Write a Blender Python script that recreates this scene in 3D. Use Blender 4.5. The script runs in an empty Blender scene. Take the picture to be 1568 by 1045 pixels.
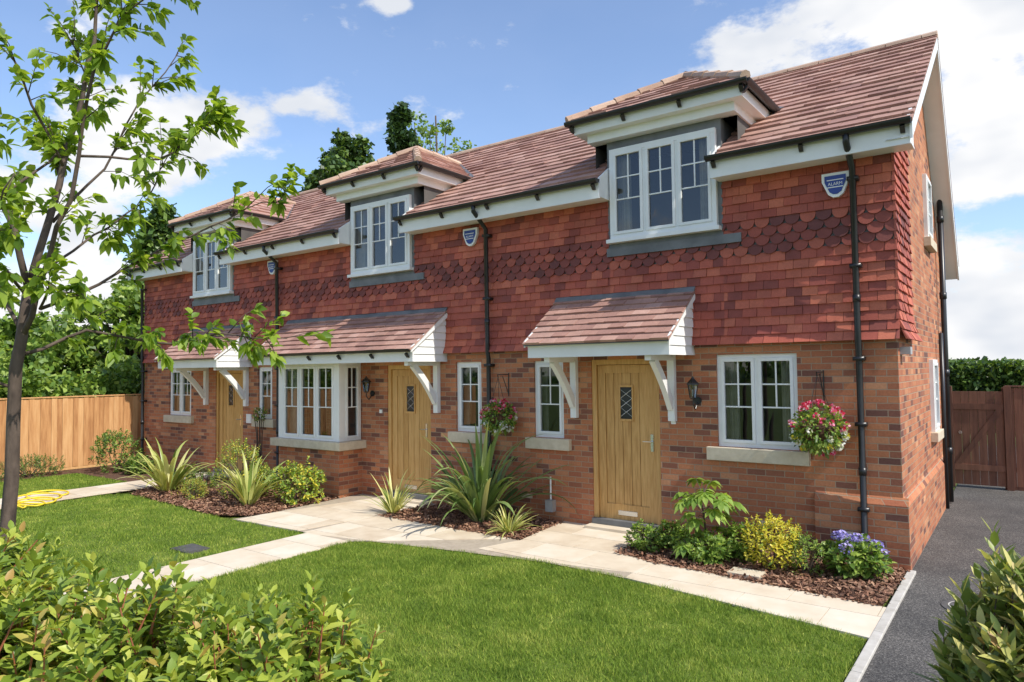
import bpy, math, random
import numpy as np
from mathutils import Matrix, Vector
random.seed(7); rng=np.random.default_rng(7)
rad=math.radians
COL=bpy.context.scene.collection
# ---------------------------------------------------------------- materials
def newmat(name):
    m=bpy.data.materials.new(name); m.use_nodes=True
    nt=m.node_tree; n=nt.nodes; n.clear()
    out=n.new('ShaderNodeOutputMaterial'); b=n.new('ShaderNodeBsdfPrincipled')
    nt.links.new(b.outputs[0],out.inputs[0])
    return m,nt,n,nt.links,b,out
def c4(c): return (c[0],c[1],c[2],1)
def ramp(n,stops,interp='LINEAR'):
    r=n.new('ShaderNodeValToRGB'); r.color_ramp.interpolation=interp
    e=r.color_ramp.elements
    while len(e)<len(stops): e.new(0.5)
    for i,(p,c) in enumerate(stops): e[i].position=p; e[i].color=c4(c)
    return r
def noise(n,l,vec,scale,detail=3,rough=.6):
    t=n.new('ShaderNodeTexNoise'); t.inputs['Scale'].default_value=scale; t.inputs['Detail'].default_value=detail
    t.inputs['Roughness'].default_value=rough
    if vec is not None: l.new(vec,t.inputs['Vector'])
    return t
def mixc(n,l,fac,a,b,mode='MIX'):
    m=n.new('ShaderNodeMix'); m.data_type='RGBA'; m.blend_type=mode
    if isinstance(fac,float): m.inputs[0].default_value=fac
    else: l.new(fac,m.inputs[0])
    for i,x in ((6,a),(7,b)):
        if isinstance(x,tuple): m.inputs[i].default_value=c4(x)
        else: l.new(x,m.inputs[i])
    return m.outputs[2]
def bump(n,l,b,h,strength,dist=.01):
    u=n.new('ShaderNodeBump'); u.inputs['Strength'].default_value=strength; u.inputs['Distance'].default_value=dist
    l.new(h,u.inputs['Height']); l.new(u.outputs[0],b.inputs['Normal'])
def simple(name,stops,scale=6,rough=.6,bs=.2,bd=.004,metal=0,stretch=None,island=0.0,spec=.5):
    m,nt,n,l,b,o=newmat(name)
    g=n.new('ShaderNodeTexCoord'); vec=g.outputs['Object']
    if stretch:
        mp=n.new('ShaderNodeMapping'); mp.inputs['Scale'].default_value=stretch; l.new(vec,mp.inputs['Vector']); vec=mp.outputs[0]
    t=noise(n,l,vec,scale); f=t.outputs['Fac']
    if island>0:
        ge=n.new('ShaderNodeNewGeometry'); mm=n.new('ShaderNodeMath'); mm.operation='MULTIPLY_ADD'
        s=n.new('ShaderNodeMath'); s.operation='SUBTRACT'; l.new(ge.outputs['Random Per Island'],s.inputs[0]); s.inputs[1].default_value=.5
        l.new(s.outputs[0],mm.inputs[0]); mm.inputs[1].default_value=island; l.new(f,mm.inputs[2]); f=mm.outputs[0]
    r=ramp(n,stops); l.new(f,r.inputs[0]); l.new(r.outputs[0],b.inputs['Base Color'])
    b.inputs['Roughness'].default_value=rough; b.inputs['Metallic'].default_value=metal; b.inputs['Specular IOR Level'].default_value=spec
    if bs>.06:
        t2=noise(n,l,vec,scale*6,3); bump(n,l,b,t2.outputs['Fac'],bs,bd)
    return m
def leafmat(name,stops,trans=.35,rough=.45):
    m,nt,n,l,b,o=newmat(name)
    ge=n.new('ShaderNodeNewGeometry'); r=ramp(n,stops); l.new(ge.outputs['Random Per Island'],r.inputs[0])
    l.new(r.outputs[0],b.inputs['Base Color']); b.inputs['Roughness'].default_value=rough
    tr=n.new('ShaderNodeBsdfTranslucent')
    c=mixc(n,l,1.0,r.outputs[0],(1.6,1.5,.7),'MULTIPLY'); l.new(c,tr.inputs[0])
    mx=n.new('ShaderNodeMixShader'); mx.inputs[0].default_value=trans
    l.new(b.outputs[0],mx.inputs[1]); l.new(tr.outputs[0],mx.inputs[2]); l.new(mx.outputs[0],o.inputs[0])
    return m
def brickmat():
    m,nt,n,l,b,o=newmat('brickwork')
    tc=n.new('ShaderNodeTexCoord'); s=n.new('ShaderNodeSeparateXYZ'); l.new(tc.outputs['Object'],s.inputs[0])
    a=n.new('ShaderNodeMath'); a.operation='ADD'; l.new(s.outputs[0],a.inputs[0]); l.new(s.outputs[1],a.inputs[1])
    cb=n.new('ShaderNodeCombineXYZ'); l.new(a.outputs[0],cb.inputs[0]); l.new(s.outputs[2],cb.inputs[1])
    wn=noise(n,l,cb.outputs[0],14,2)
    vm=n.new('ShaderNodeVectorMath'); vm.operation='MULTIPLY_ADD'; l.new(wn.outputs['Color'],vm.inputs[0]); vm.inputs[1].default_value=(.008,.008,0); l.new(cb.outputs[0],vm.inputs[2])
    br=n.new('ShaderNodeTexBrick'); l.new(vm.outputs[0],br.inputs['Vector'])
    br.inputs['Color1'].default_value=(0,0,0,1); br.inputs['Color2'].default_value=(1,1,1,1); br.inputs['Mortar'].default_value=(.5,.5,.5,1)
    br.inputs['Scale'].default_value=1; br.inputs['Mortar Size'].default_value=.005; br.inputs['Mortar Smooth'].default_value=.25
    br.inputs['Brick Width'].default_value=.215; br.inputs['Row Height'].default_value=.072
    r=ramp(n,[(0,(.15,.070,.055)),(.12,(.25,.100,.065)),(.28,(.45,.165,.080)),(.5,(.52,.215,.100)),(.68,(.40,.135,.068)),(.85,(.47,.185,.090)),(1,(.60,.30,.16))])
    l.new(br.outputs['Color'],r.inputs[0])
    n2=noise(n,l,tc.outputs['Object'],40,4); n3=noise(n,l,tc.outputs['Object'],1.2,3)
    col=mixc(n,l,.35,r.outputs[0],n2.outputs['Fac'],'OVERLAY')
    rr=ramp(n,[(.3,(.80,.76,.73)),(.7,(1.1,1.05,1.0))]); l.new(n3.outputs['Fac'],rr.inputs[0])
    col=mixc(n,l,1.0,col,rr.outputs[0],'MULTIPLY')
    mo=mixc(n,l,br.outputs['Fac'],col,(.38,.28,.19)); l.new(mo,b.inputs['Base Color'])
    b.inputs['Roughness'].default_value=.88
    h=n.new('ShaderNodeMath'); h.operation='MULTIPLY_ADD'; l.new(br.outputs['Fac'],h.inputs[0]); h.inputs[1].default_value=-1.0
    h2=n.new('ShaderNodeMath'); h2.operation='MULTIPLY'; l.new(n2.outputs['Fac'],h2.inputs[0]); h2.inputs[1].default_value=.35; l.new(h2.outputs[0],h.inputs[2])
    bump(n,l,b,h.outputs[0],.8,.006)
    return m
def tilemat(name,stops,rough=.8,isl=1.0):
    m,nt,n,l,b,o=newmat(name)
    tc=n.new('ShaderNodeTexCoord'); ge=n.new('ShaderNodeNewGeometry')
    r=ramp(n,stops); l.new(ge.outputs['Random Per Island'],r.inputs[0])
    t=noise(n,l,tc.outputs['Object'],1.6,4,.7); q=ramp(n,[(.3,(.76,.73,.72)),(.7,(1.14,1.12,1.1))]); l.new(t.outputs['Fac'],q.inputs[0])
    c=mixc(n,l,1.0,r.outputs[0],q.outputs[0],'MULTIPLY')
    t3=noise(n,l,tc.outputs['Object'],60,3); c=mixc(n,l,.3,c,t3.outputs['Fac'],'OVERLAY'); l.new(c,b.inputs['Base Color'])
    b.inputs['Roughness'].default_value=rough; bump(n,l,b,t3.outputs['Fac'],.4,.004)
    return m
M={}
M['brick']=brickmat()
M['hung']=tilemat('hung_clay_tile',[(0,(.22,.060,.048)),(.22,(.36,.085,.058)),(.55,(.46,.115,.072)),(.85,(.54,.160,.092)),(1,(.29,.07,.055))])
M['scal']=tilemat('scalloped_clay_tile',[(0,(.15,.050,.045)),(.4,(.26,.068,.052)),(.75,(.36,.09,.062)),(1,(.45,.125,.075))])
M['roof']=tilemat('roof_tile',[(0,(.31,.17,.14)),(.4,(.39,.22,.175)),(.8,(.44,.265,.21)),(1,(.50,.315,.26))])
M['ridge']=tilemat('ridge_tile',[(0,(.42,.28,.20)),(1,(.56,.41,.31))])
M['white']=simple('white_paint',[(.3,(.78,.78,.76)),(.7,(.85,.85,.83))],3,.4,.05)
M['lead']=simple('lead_cladding',[(.3,(.11,.115,.12)),(.7,(.19,.195,.20))],4,.5,.2)
M['black']=simple('black_plastic',[(.3,(.012,.012,.013)),(.7,(.022,.022,.024))],5,.35,.05)
M['stone']=simple('cast_stone',[(.3,(.54,.45,.32)),(.7,(.66,.57,.43))],9,.85,.4)
M['oak']=simple('oak',[(.25,(.44,.225,.065)),(.5,(.58,.33,.11)),(.75,(.68,.41,.16))],5,.45,.15,.003,stretch=(9,9,.7),island=.25)
M['steel']=simple('satin_steel',[(.3,(.55,.55,.55)),(.7,(.7,.7,.7))],5,.25,.02,metal=1)
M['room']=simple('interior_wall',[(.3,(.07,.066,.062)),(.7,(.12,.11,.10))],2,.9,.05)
M['curtain']=simple('curtain_fabric',[(.3,(.50,.44,.35)),(.7,(.66,.59,.49))],8,.9,.05)
M['fence']=simple('fence_board',[(.2,(.38,.17,.06)),(.5,(.55,.28,.11)),(.8,(.66,.38,.17))],3,.75,.4,.004,stretch=(6,6,.6),island=.45)
M['gate']=simple('dark_stained_board',[(.2,(.12,.05,.032)),(.5,(.20,.085,.05)),(.8,(.28,.125,.075))],3,.7,.4,.004,stretch=(6,6,.6),island=.35)
M['slab']=simple('sandstone_paving',[(.15,(.56,.45,.32)),(.5,(.67,.57,.43)),(.85,(.74,.66,.54))],3,.8,.3,.004,island=.45)
M['kerb']=simple('concrete_edging',[(.3,(.42,.39,.34)),(.7,(.56,.53,.48))],8,.85,.4)
M['joint']=simple('sand_joint',[(.3,(.34,.28,.21)),(.7,(.45,.38,.29))],12,.95,.4)
M['mulch']=simple('bark_mulch_soil',[(.3,(.07,.032,.019)),(.7,(.21,.105,.06))],30,.95,1,.02)
M['chip']=tilemat('bark_chip',[(0,(.10,.045,.027)),(.5,(.25,.12,.07)),(1,(.44,.27,.17))])
M['blue']=simple('blue_plastic',[(.3,(.01,.035,.22)),(.7,(.015,.05,.28))],4,.35,.03)
M['hose']=simple('yellow_hose',[(.3,(.75,.55,.02)),(.7,(.82,.62,.04))],4,.4,.03)
M['bark']=simple('tree_bark',[(.3,(.045,.03,.022)),(.7,(.14,.10,.075))],12,.85,.6,.006,stretch=(1,1,.4))
M['iron']=simple('cast_iron',[(.3,(.06,.06,.055)),(.7,(.12,.115,.11))],20,.6,.5)
M['greystone']=simple('grey_render',[(.3,(.3,.3,.3)),(.7,(.4,.4,.4))],5,.7,.2)
def asphalt():
    m,nt,n,l,b,o=newmat('asphalt'); tc=n.new('ShaderNodeTexCoord')
    a=noise(n,l,tc.outputs['Object'],75,3,.85); r=ramp(n,[(.36,(.034,.033,.033)),(.52,(.090,.086,.083)),(.64,(.21,.20,.185)),(.74,(.40,.38,.35))]); l.new(a.outputs['Fac'],r.inputs[0])
    c=noise(n,l,tc.outputs['Object'],.9,5,.65); q=ramp(n,[(.32,(.70,.70,.70)),(.68,(1.35,1.31,1.26))]); l.new(c.outputs['Fac'],q.inputs[0])
    l.new(mixc(n,l,1.0,r.outputs[0],q.outputs[0],'MULTIPLY'),b.inputs['Base Color']); b.inputs['Roughness'].default_value=.9; b.inputs['Specular IOR Level'].default_value=.3
    bump(n,l,b,a.outputs['Fac'],.9,.01); return m
M['asphalt']=asphalt()
def grassmat(name,k=1.0,bumps=True):
    m,nt,n,l,b,o=newmat(name); tc=n.new('ShaderNodeTexCoord')
    a=noise(n,l,tc.outputs['Object'],1.5,6,.8); r=ramp(n,[(.28,(.085*k,.140*k,.020*k)),(.5,(.145*k,.205*k,.030*k)),(.70,(.245*k,.285*k,.062*k))]); l.new(a.outputs['Fac'],r.inputs[0])
    if bumps:
        c=noise(n,l,tc.outputs['Object'],45,3); q=ramp(n,[(.3,(.6,.6,.6)),(.7,(1.3,1.3,1.2))]); l.new(c.outputs['Fac'],q.inputs[0])
        col=mixc(n,l,1.0,r.outputs[0],q.outputs[0],'MULTIPLY'); l.new(col,b.inputs['Base Color']); bump(n,l,b,c.outputs['Fac'],.8,.02)
    b.inputs['Roughness'].default_value=.7
    b.inputs['Specular IOR Level'].default_value=.25
    if not bumps:
        ge=n.new('ShaderNodeNewGeometry'); q2=ramp(n,[(0,(.5,.6,.5)),(.5,(.95,1.0,.9)),(.85,(1.3,1.2,1.1)),(1,(2.3,1.8,2.4))]); l.new(ge.outputs['Random Per Island'],q2.inputs[0])
        col=mixc(n,l,1.0,r.outputs[0],q2.outputs[0],'MULTIPLY'); l.new(col,b.inputs['Base Color'])
        tr=n.new('ShaderNodeBsdfTranslucent'); l.new(col,tr.inputs[0]); mx=n.new('ShaderNodeMixShader'); mx.inputs[0].default_value=.4
        l.new(b.outputs[0],mx.inputs[1]); l.new(tr.outputs[0],mx.inputs[2]); l.new(mx.outputs[0],o.inputs[0])
    return m
M['grass']=grassmat('lawn_turf',.9); M['blade']=grassmat('grass_blade',1.7,False)
M['field']=grassmat('meadow',.7)
def glassmat():
    m,nt,n,l,b,o=newmat('window_glass'); n.remove(b)
    f=n.new('ShaderNodeFresnel'); f.inputs[0].default_value=1.6
    t=n.new('ShaderNodeBsdfTransparent'); t.inputs[0].default_value=(.68,.73,.74,1)
    g=n.new('ShaderNodeBsdfGlossy'); g.inputs['Roughness'].default_value=.01; g.inputs[0].default_value=(.95,.97,1,1)
    mt=n.new('ShaderNodeMath'); mt.operation='MULTIPLY_ADD'; l.new(f.outputs[0],mt.inputs[0]); mt.inputs[1].default_value=1.3; mt.inputs[2].default_value=.02; mt.use_clamp=True
    mx=n.new('ShaderNodeMixShader'); l.new(mt.outputs[0],mx.inputs[0]); l.new(t.outputs[0],mx.inputs[1]); l.new(g.outputs[0],mx.inputs[2]); l.new(mx.outputs[0],o.inputs[0])
    return m
M['glass']=glassmat()
L={}
L['hedge']=leafmat('shrub_leaf',[(0,(.09,.16,.025)),(.35,(.20,.29,.035)),(.7,(.37,.44,.06)),(.92,(.52,.54,.10)),(1,(.42,.22,.07))],.3)
L['tree']=leafmat('cherry_leaf',[(0,(.11,.20,.025)),(.5,(.22,.34,.035)),(1,(.38,.48,.07))],.5)
L['vari']=leafmat('variegated_leaf',[(0,(.12,.17,.04)),(.4,(.20,.27,.06)),(.7,(.46,.46,.13)),(.93,(.68,.60,.24)),(1,(.45,.28,.12))],.25)
L['dark']=leafmat('evergreen_leaf',[(0,(.020,.048,.015)),(.6,(.045,.095,.025)),(1,(.085,.15,.04))],.15)
L['mid']=leafmat('broadleaf',[(0,(.055,.12,.022)),(.5,(.12,.21,.04)),(1,(.22,.32,.07))],.3)
L['light']=leafmat('fresh_leaf',[(0,(.14,.25,.04)),(.5,(.26,.39,.065)),(1,(.42,.52,.12))],.35)
L['yellow']=leafmat('golden_leaf',[(0,(.40,.40,.035)),(.5,(.64,.57,.055)),(1,(.80,.69,.11))],.3)
L['strap']=leafmat('strap_leaf',[(0,(.09,.16,.04)),(.5,(.18,.27,.08)),(.85,(.36,.42,.17)),(1,(.58,.56,.28))],.2,.35)
L['strapy']=leafmat('yellow_strap_leaf',[(0,(.20,.30,.07)),(.5,(.50,.51,.16)),(1,(.72,.67,.32))],.25,.35)
L['purple']=leafmat('hydrangea_petal',[(0,(.20,.18,.54)),(.5,(.34,.30,.68)),(1,(.54,.46,.80))],.2)
L['red']=leafmat('geranium_petal',[(0,(.55,.015,.05)),(.5,(.72,.06,.18)),(.8,(.78,.30,.45)),(1,(.8,.75,.75))],.2)
L['whitef']=leafmat('white_petal',[(0,(.7,.7,.66)),(1,(.8,.8,.8))],.2)
L['orange']=leafmat('bronze_leaf',[(0,(.34,.26,.04)),(.5,(.50,.42,.06)),(1,(.34,.42,.08))],.25)
# ---------------------------------------------------------------- mesh builder
class MB:
    def __init__(s): s.v=[];s.f=[];s.m=[];s.mats=[];s.T=None
    def mi(s,mat):
        if mat not in s.mats: s.mats.append(mat)
        return s.mats.index(mat)
    def add(s,vs,fs,mat):
        o=len(s.v)
        for p in vs:
            p=Vector(p)
            if s.T is not None: p=s.T@p
            s.v.append(tuple(p))
        k=s.mi(mat)
        for f in fs: s.f.append([i+o for i in f]); s.m.append(k)
    def box(s,x0,x1,y0,y1,z0,z1,mat):
        s.add([(x0,y0,z0),(x1,y0,z0),(x1,y1,z0),(x0,y1,z0),(x0,y0,z1),(x1,y0,z1),(x1,y1,z1),(x0,y1,z1)],
              [(0,3,2,1),(4,5,6,7),(0,1,5,4),(1,2,6,5),(2,3,7,6),(3,0,4,7)],mat)
    def poly(s,pts,mat): s.add(pts,[list(range(len(pts)))],mat)
    def prism(s,pts,d,mat):
        d=Vector(d); n=len(pts); a=[Vector(p) for p in pts]; b=[p+d for p in a]
        s.add(a+b,[list(range(n))[::-1],list(range(n,2*n))]+[(i,(i+1)%n,n+(i+1)%n,n+i) for i in range(n)],mat)
    def tube(s,pts,rs,mat,sides=8):
        pts=[Vector(p) for p in pts]; 
        if not isinstance(rs,(list,tuple)): rs=[rs]*len(pts)
        vs=[];fs=[]
        prev=None
        for i,p in enumerate(pts):
            d=(pts[min(i+1,len(pts)-1)]-pts[max(i-1,0)]).normalized()
            if prev is None:
                a=d.orthogonal().normalized()
            else: a=(prev-d*prev.dot(d)).normalized()
            prev=a; b=d.cross(a)
            for k in range(sides):
                t=2*math.pi*k/sides; vs.append(p+(a*math.cos(t)+b*math.sin(t))*rs[i])
        for i in range(len(pts)-1):
            for k in range(sides):
                fs.append((i*sides+k,i*sides+(k+1)%sides,(i+1)*sides+(k+1)%sides,(i+1)*sides+k))
        fs.append(list(range(sides))[::-1]); fs.append([(len(pts)-1)*sides+k for k in range(sides)])
        s.add(vs,fs,mat)
    def obj(s,name,parent=None,smooth=False,bevel=0):
        me=bpy.data.meshes.new(name); me.from_pydata(s.v,[],s.f)
        for m in s.mats: me.materials.append(m)
        me.polygons.foreach_set('material_index',s.m)
        if smooth: me.polygons.foreach_set('use_smooth',[True]*len(me.polygons))
        me.update(); o=bpy.data.objects.new(name,me); COL.objects.link(o)
        if parent: o.parent=parent
        if bevel>0:
            b=o.modifiers.new('bevel','BEVEL'); b.width=bevel; b.segments=2; b.limit_method='ANGLE'
        return o
def empty(name,loc=(0,0,0)):
    o=bpy.data.objects.new(name,None); COL.objects.link(o); o.location=loc; o.empty_display_size=.3; return o
def clip(sub,cl):
    def area(p): return sum(p[i][0]*p[(i+1)%len(p)][1]-p[(i+1)%len(p)][0]*p[i][1] for i in range(len(p)))
    if area(cl)<0: cl=cl[::-1]
    out=sub
    for i in range(len(cl)):
        a=cl[i];b=cl[(i+1)%len(cl)]; inp=out; out=[]
        if not inp: return []
        def side(p): return (b[0]-a[0])*(p[1]-a[1])-(b[1]-a[1])*(p[0]-a[0])
        for j in range(len(inp)):
            p=inp[j];q=inp[(j+1)%len(inp)]; sp=side(p);sq=side(q)
            if sp>=-1e-9: out.append(p)
            if (sp>1e-9 and sq<-1e-9) or (sp<-1e-9 and sq>1e-9):
                t=sp/(sp-sq); out.append((p[0]+(q[0]-p[0])*t,p[1]+(q[1]-p[1])*t))
    return out
def tiles(mb,O,U,V,N,polys,gauge,width,thick,mat,scal=None,scalmat=None,flare=None,gap=.004,lap=1.12,seed=1,jit=1.0):
    r=random.Random(seed); O=Vector(O);U=Vector(U).normalized();V=Vector(V).normalized();N=Vector(N).normalized()
    us=[p[0] for q in polys for p in q]; vs=[p[1] for q in polys for p in q]
    j0=math.floor(min(vs)/gauge); j1=math.ceil(max(vs)/gauge)
    for j in range(j0,j1):
        v0=j*gauge; off=(j%2)*.5*width
        i0=math.floor((min(us)-off)/width)-1; i1=math.ceil((max(us)-off)/width)+1
        sc=scal and scal[0]<=v0+gauge*.5<=scal[1]
        for i in range(i0,i1):
            a=off+i*width+gap/2; b=a+width-gap; L_=gauge*lap; th=thick*r.uniform(.7,1.35) if jit else thick; dv=r.uniform(-.004,.004)*gauge*6*jit
            tl=r.uniform(-.0025,.0025)*jit
            if sc:
                c=(a+b)/2; h=(b-a)/2; bt=v0-gauge*.1
                sub=[(b,v0+L_),(a,v0+L_)]+[(c-h*math.cos(math.pi*k/8),bt+h*1.0*(1-math.sin(math.pi*k/8))) for k in range(9)]
            else: sub=[(a,v0+dv),(b,v0+dv),(b,v0+L_),(a,v0+L_)]
            for pl in polys:
                q=clip(sub,pl)
                if len(q)<3: continue
                qq=[q[0]]
                for p in q[1:]:
                    if abs(p[0]-qq[-1][0])+abs(p[1]-qq[-1][1])>1e-5: qq.append(p)
                if len(qq)<3: continue
                top=[];bot=[]
                for (u,v) in qq:
                    fl=flare(v) if flare else 0
                    hgt=(th*(1-(v-v0)/L_) if jit else th)+.004+tl*(u-a-width/2)/(width/2)
                    P=O+U*u+V*v
                    top.append(P+N*(fl+hgt)); bot.append(P+N*(fl-.004))
                n=len(top)
                mb.add(top+bot,[list(range(n))]+[(k,k+n,(k+1)%n+n,(k+1)%n) for k in range(n)],scalmat if sc else mat)
def cells(mb,x0,x1,z0,z1,ops,y,mat,reveal=.1,rmat=None):
    xs=sorted(set([x0,x1]+[o[0] for o in ops]+[o[1] for o in ops])); zs=sorted(set([z0,z1]+[o[2] for o in ops]+[o[3] for o in ops]))
    xs=[x for x in xs if x0<=x<=x1]; zs=[z for z in zs if z0<=z<=z1]
    for a,b in zip(xs[:-1],xs[1:]):
        for c,d in zip(zs[:-1],zs[1:]):
            mx=(a+b)/2;mz=(c+d)/2
            if any(o[0]<mx<o[1] and o[2]<mz<o[3] for o in ops): continue
            mb.poly([(a,y,c),(b,y,c),(b,y,d),(a,y,d)],mat)
    for o in ops:
        a,b,c,d=o[:4]; rm=rmat or mat; e=y+reveal
        mb.poly([(a,y,c),(a,y,d),(a,e,d),(a,e,c)],rm); mb.poly([(b,y,d),(b,y,c),(b,e,c),(b,e,d)],rm)
        mb.poly([(a,y,d),(b,y,d),(b,e,d),(a,e,d)],rm); mb.poly([(a,y,c),(a,e,c),(b,e,c),(b,y,c)],rm)
# ---------------------------------------------------------------- fast leaf meshes
TV=np.array([(0,0,0),(-.5,.35,.12),(0,.35,0),(.5,.35,.12),(-.36,.7,.09),(0,.7,0),(.36,.7,.09),(0,1,0)])
TF=[(0,2,1),(0,3,2),(1,2,5,4),(2,3,6,5),(4,5,7),(5,6,7)]
def leaf_mesh(name,P,D,Nn,Ln,W,mats,mi=None,droop=.25,parent=None,quad=False):
    P=np.asarray(P,float);D=np.asarray(D,float);Nn=np.asarray(Nn,float);n=len(P)
    Ln=np.broadcast_to(np.asarray(Ln,float),(n,)); W=np.broadcast_to(np.asarray(W,float),(n,))
    D=D/(np.linalg.norm(D,axis=1,keepdims=True)+1e-9)
    S=np.cross(D,Nn); S/=np.linalg.norm(S,axis=1,keepdims=True)+1e-9; N2=np.cross(S,D)
    if quad: tv=np.array([(-.5,0,0),(.5,.1,.1),(.4,1,0),(-.45,.9,.12)]); tf=[(0,1,2,3)]
    else: tv=TV; tf=TF
    k=len(tv)
    y=tv[:,1]
    V=P[:,None,:]+S[:,None,:]*(tv[None,:,0,None]*W[:,None,None])+D[:,None,:]*(y[None,:,None]*Ln[:,None,None])+N2[:,None,:]*(tv[None,:,2,None]*W[:,None,None])
    V[:,:,2]-=droop*(y[None,:]**2)*Ln[:,None]
    V=V.reshape(-1,3)
    lv=np.concatenate([np.array(f) for f in tf]); ls=np.array([len(f) for f in tf])
    LI=(np.arange(n)[:,None]*k+lv[None,:]).ravel(); tot=np.tile(ls,n); st=np.concatenate([[0],np.cumsum(tot)[:-1]])
    me=bpy.data.meshes.new(name); me.vertices.add(len(V)); me.vertices.foreach_set('co',V.ravel())
    me.loops.add(len(LI)); me.loops.foreach_set('vertex_index',LI.astype(np.int32))
    me.polygons.add(len(tot)); me.polygons.foreach_set('loop_start',st.astype(np.int32))
    try: me.polygons.foreach_set('loop_total',tot.astype(np.int32))
    except Exception: pass
    for m in mats: me.materials.append(m)
    if mi is not None: me.polygons.foreach_set('material_index',np.repeat(np.asarray(mi,np.int32),len(tf)))
    me.update(calc_edges=True); me.validate()
    o=bpy.data.objects.new(name,me); COL.objects.link(o)
    if parent: o.parent=parent
    return o
def rdir(n,up=0.0):
    d=rng.normal(size=(n,3)); d/=np.linalg.norm(d,axis=1,keepdims=True); d[:,2]+=up; d/=np.linalg.norm(d,axis=1,keepdims=True); return d
def shoots(blobs,nshoot,per,leafL,leafW,spread=.1,upr=.9):
    P=[];D=[];NN=[];Ls=[];Ws=[];stems=[]
    for b in blobs:
        c=np.array(b[:3]);r=np.array(b[3:6]); w=int(nshoot*(b[6] if len(b)>6 else 1))
        d=rdir(w,.25); rr=rng.uniform(.55,1.08,w)**.8
        for i in range(w):
            if c[2]+d[i,2]*r[2]*rr[i]<0.03: continue
            k_=rr[i]*(1+.12*(rng.random()<.12)); tip=c+d[i]*r*k_; ax=d[i]*.6+np.array([0,0,upr])+rng.normal(size=3)*.25; ax/=np.linalg.norm(ax)
            L0=spread*rng.uniform(.7,1.3); stems.append((tip-ax*L0*1.6,tip))
            a0=rng.uniform(0,6.28); o1=np.cross(ax,[.3,.2,1]); o1/=np.linalg.norm(o1); o2=np.cross(ax,o1)
            for k in range(per):
                t=k/(per-1+1e-6); an=a0+k*2.4; out=o1*math.cos(an)+o2*math.sin(an)
                el=.25+.75*t; dd=out*(1.05-el*.6)+ax*el
                P.append(tip-ax*L0*(1-t)); D.append(dd); NN.append(ax+rng.normal(size=3)*.15)
                s=rng.uniform(.65,1.15)*(1-.35*t); Ls.append(leafL*s); Ws.append(leafW*s)
    return P,D,NN,Ls,Ws,stems
def shrub(name,blobs,nshoot,per,leafL,leafW,mats,spread=.1,probs=None,stemmat=None,droop=.25,upr=.9):
    e=empty(name,(blobs[0][0],blobs[0][1],0)); x0,y0=blobs[0][0],blobs[0][1]
    bl=[(b[0]-x0,b[1]-y0)+tuple(b[2:]) for b in blobs]
    P,D,NN,Ls,Ws,st=shoots(bl,nshoot,per,leafL,leafW,spread,upr)
    mi=rng.choice(len(mats),len(P),p=probs) if len(mats)>1 else None
    leaf_mesh('leaves',P,D,NN,Ls,Ws,mats,mi,droop,parent=e)
    mb=MB()
    for a,b in st[::2]: mb.tube([a,b],[.004,.002],stemmat or M['bark'],4)
    for b in bl:
        for k in range(7):
            d=rdir(1,.8)[0]; mb.tube([(b[0]+d[0]*.03,b[1]+d[1]*.03,0),(b[0]+d[0]*b[3]*.4,b[1]+d[1]*b[4]*.4,b[2]*.7),(b[0]+d[0]*b[3]*.8,b[1]+d[1]*b[4]*.8,b[2]+abs(d[2])*b[5]*.7)],[.012,.008,.004],M['bark'],5)
    mb.obj('stems',e); return e
def strapplant(name,loc,n,length,width,mat,lift=(.5,1.3),bend=1.3,base=.05):
    vs=[];fs=[]
    for i in range(n):
        az=rng.uniform(0,6.283); el=rng.uniform(*lift); L0=length*rng.uniform(.55,1.1); w=width*rng.uniform(.7,1.2); bd=bend*rng.uniform(.3,1.25)
        p=np.array([math.cos(az)*base*rng.uniform(.2,1),math.sin(az)*base*rng.uniform(.2,1),0]); s=np.array([-math.sin(az),math.cos(az),0]); o=len(vs); K=9; tw=rng.uniform(-.4,.4)
        for k in range(K+1):
            t=k/K; e2=el-bd*t*t; d=np.array([math.cos(az)*math.cos(e2),math.sin(az)*math.cos(e2),math.sin(e2)])
            nn=np.cross(s,d); ww=w*(1-t**3)*(.7+.6*math.sin(min(t*3,1.57)))*.5+.001; ss=s*math.cos(tw*t)+nn*math.sin(tw*t)
            vs+= [p-ss*ww+nn*ww*.35,p,p+ss*ww+nn*ww*.35]; p=p+d*L0/K; p[2]=max(p[2],.02)
        for k in range(K):
            a=o+k*3; fs+=[(a,a+1,a+4,a+3),(a+1,a+2,a+5,a+4)]
    mb=MB(); mb.add(vs,fs,mat); ob=mb.obj(name,None,True); ob.location=(loc[0],loc[1],.02); return ob
# ================================================================ HOUSE
H=empty('brick_house')
XL=-15.93; UW=5.17; DC=[-2.6,-7.76,-12.95]
EZ=4.60; SL=.65; RY=2.9; RZ=EZ+(RY+.35)*SL; BY=5.0; VX=.25
def roofz(y): return EZ+(y+.35)*SL
walls=MB()
ops=[(-1.96,-1.02,1.17,2.28),(-4.65,-4.15,1.16,2.25),(-3.70,-2.71,.10,2.25),
     (-6.13,-5.62,1.18,2.26),(-7.66,-6.67,.10,2.23),(-11.36,-10.89,1.22,2.25),(-12.88,-11.88,.10,2.20),(-14.80,-13.86,1.20,2.25),
     (-9.87,-8.36,.1,2.30)]
cells(walls,XL,0,-.1,2.43,ops,0,M['brick'],.11)
dops=[(c-.77,c+.77,3.66,4.6) for c in DC]
cells(walls,XL,0,2.43,4.45,[(a,b,c,4.45) for a,b,c,d in dops],.004,M['lead'],.01)
side=[(0,0,-.1),(0,BY,-.1),(0,BY,RZ-(BY-RY)*1.24),(0,RY,RZ-.05),(0,0,roofz(0)-.06)]
walls.poly(side,M['brick']); walls.poly([(XL,p[1],p[2]) for p in side][::-1],M['brick'])
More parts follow.
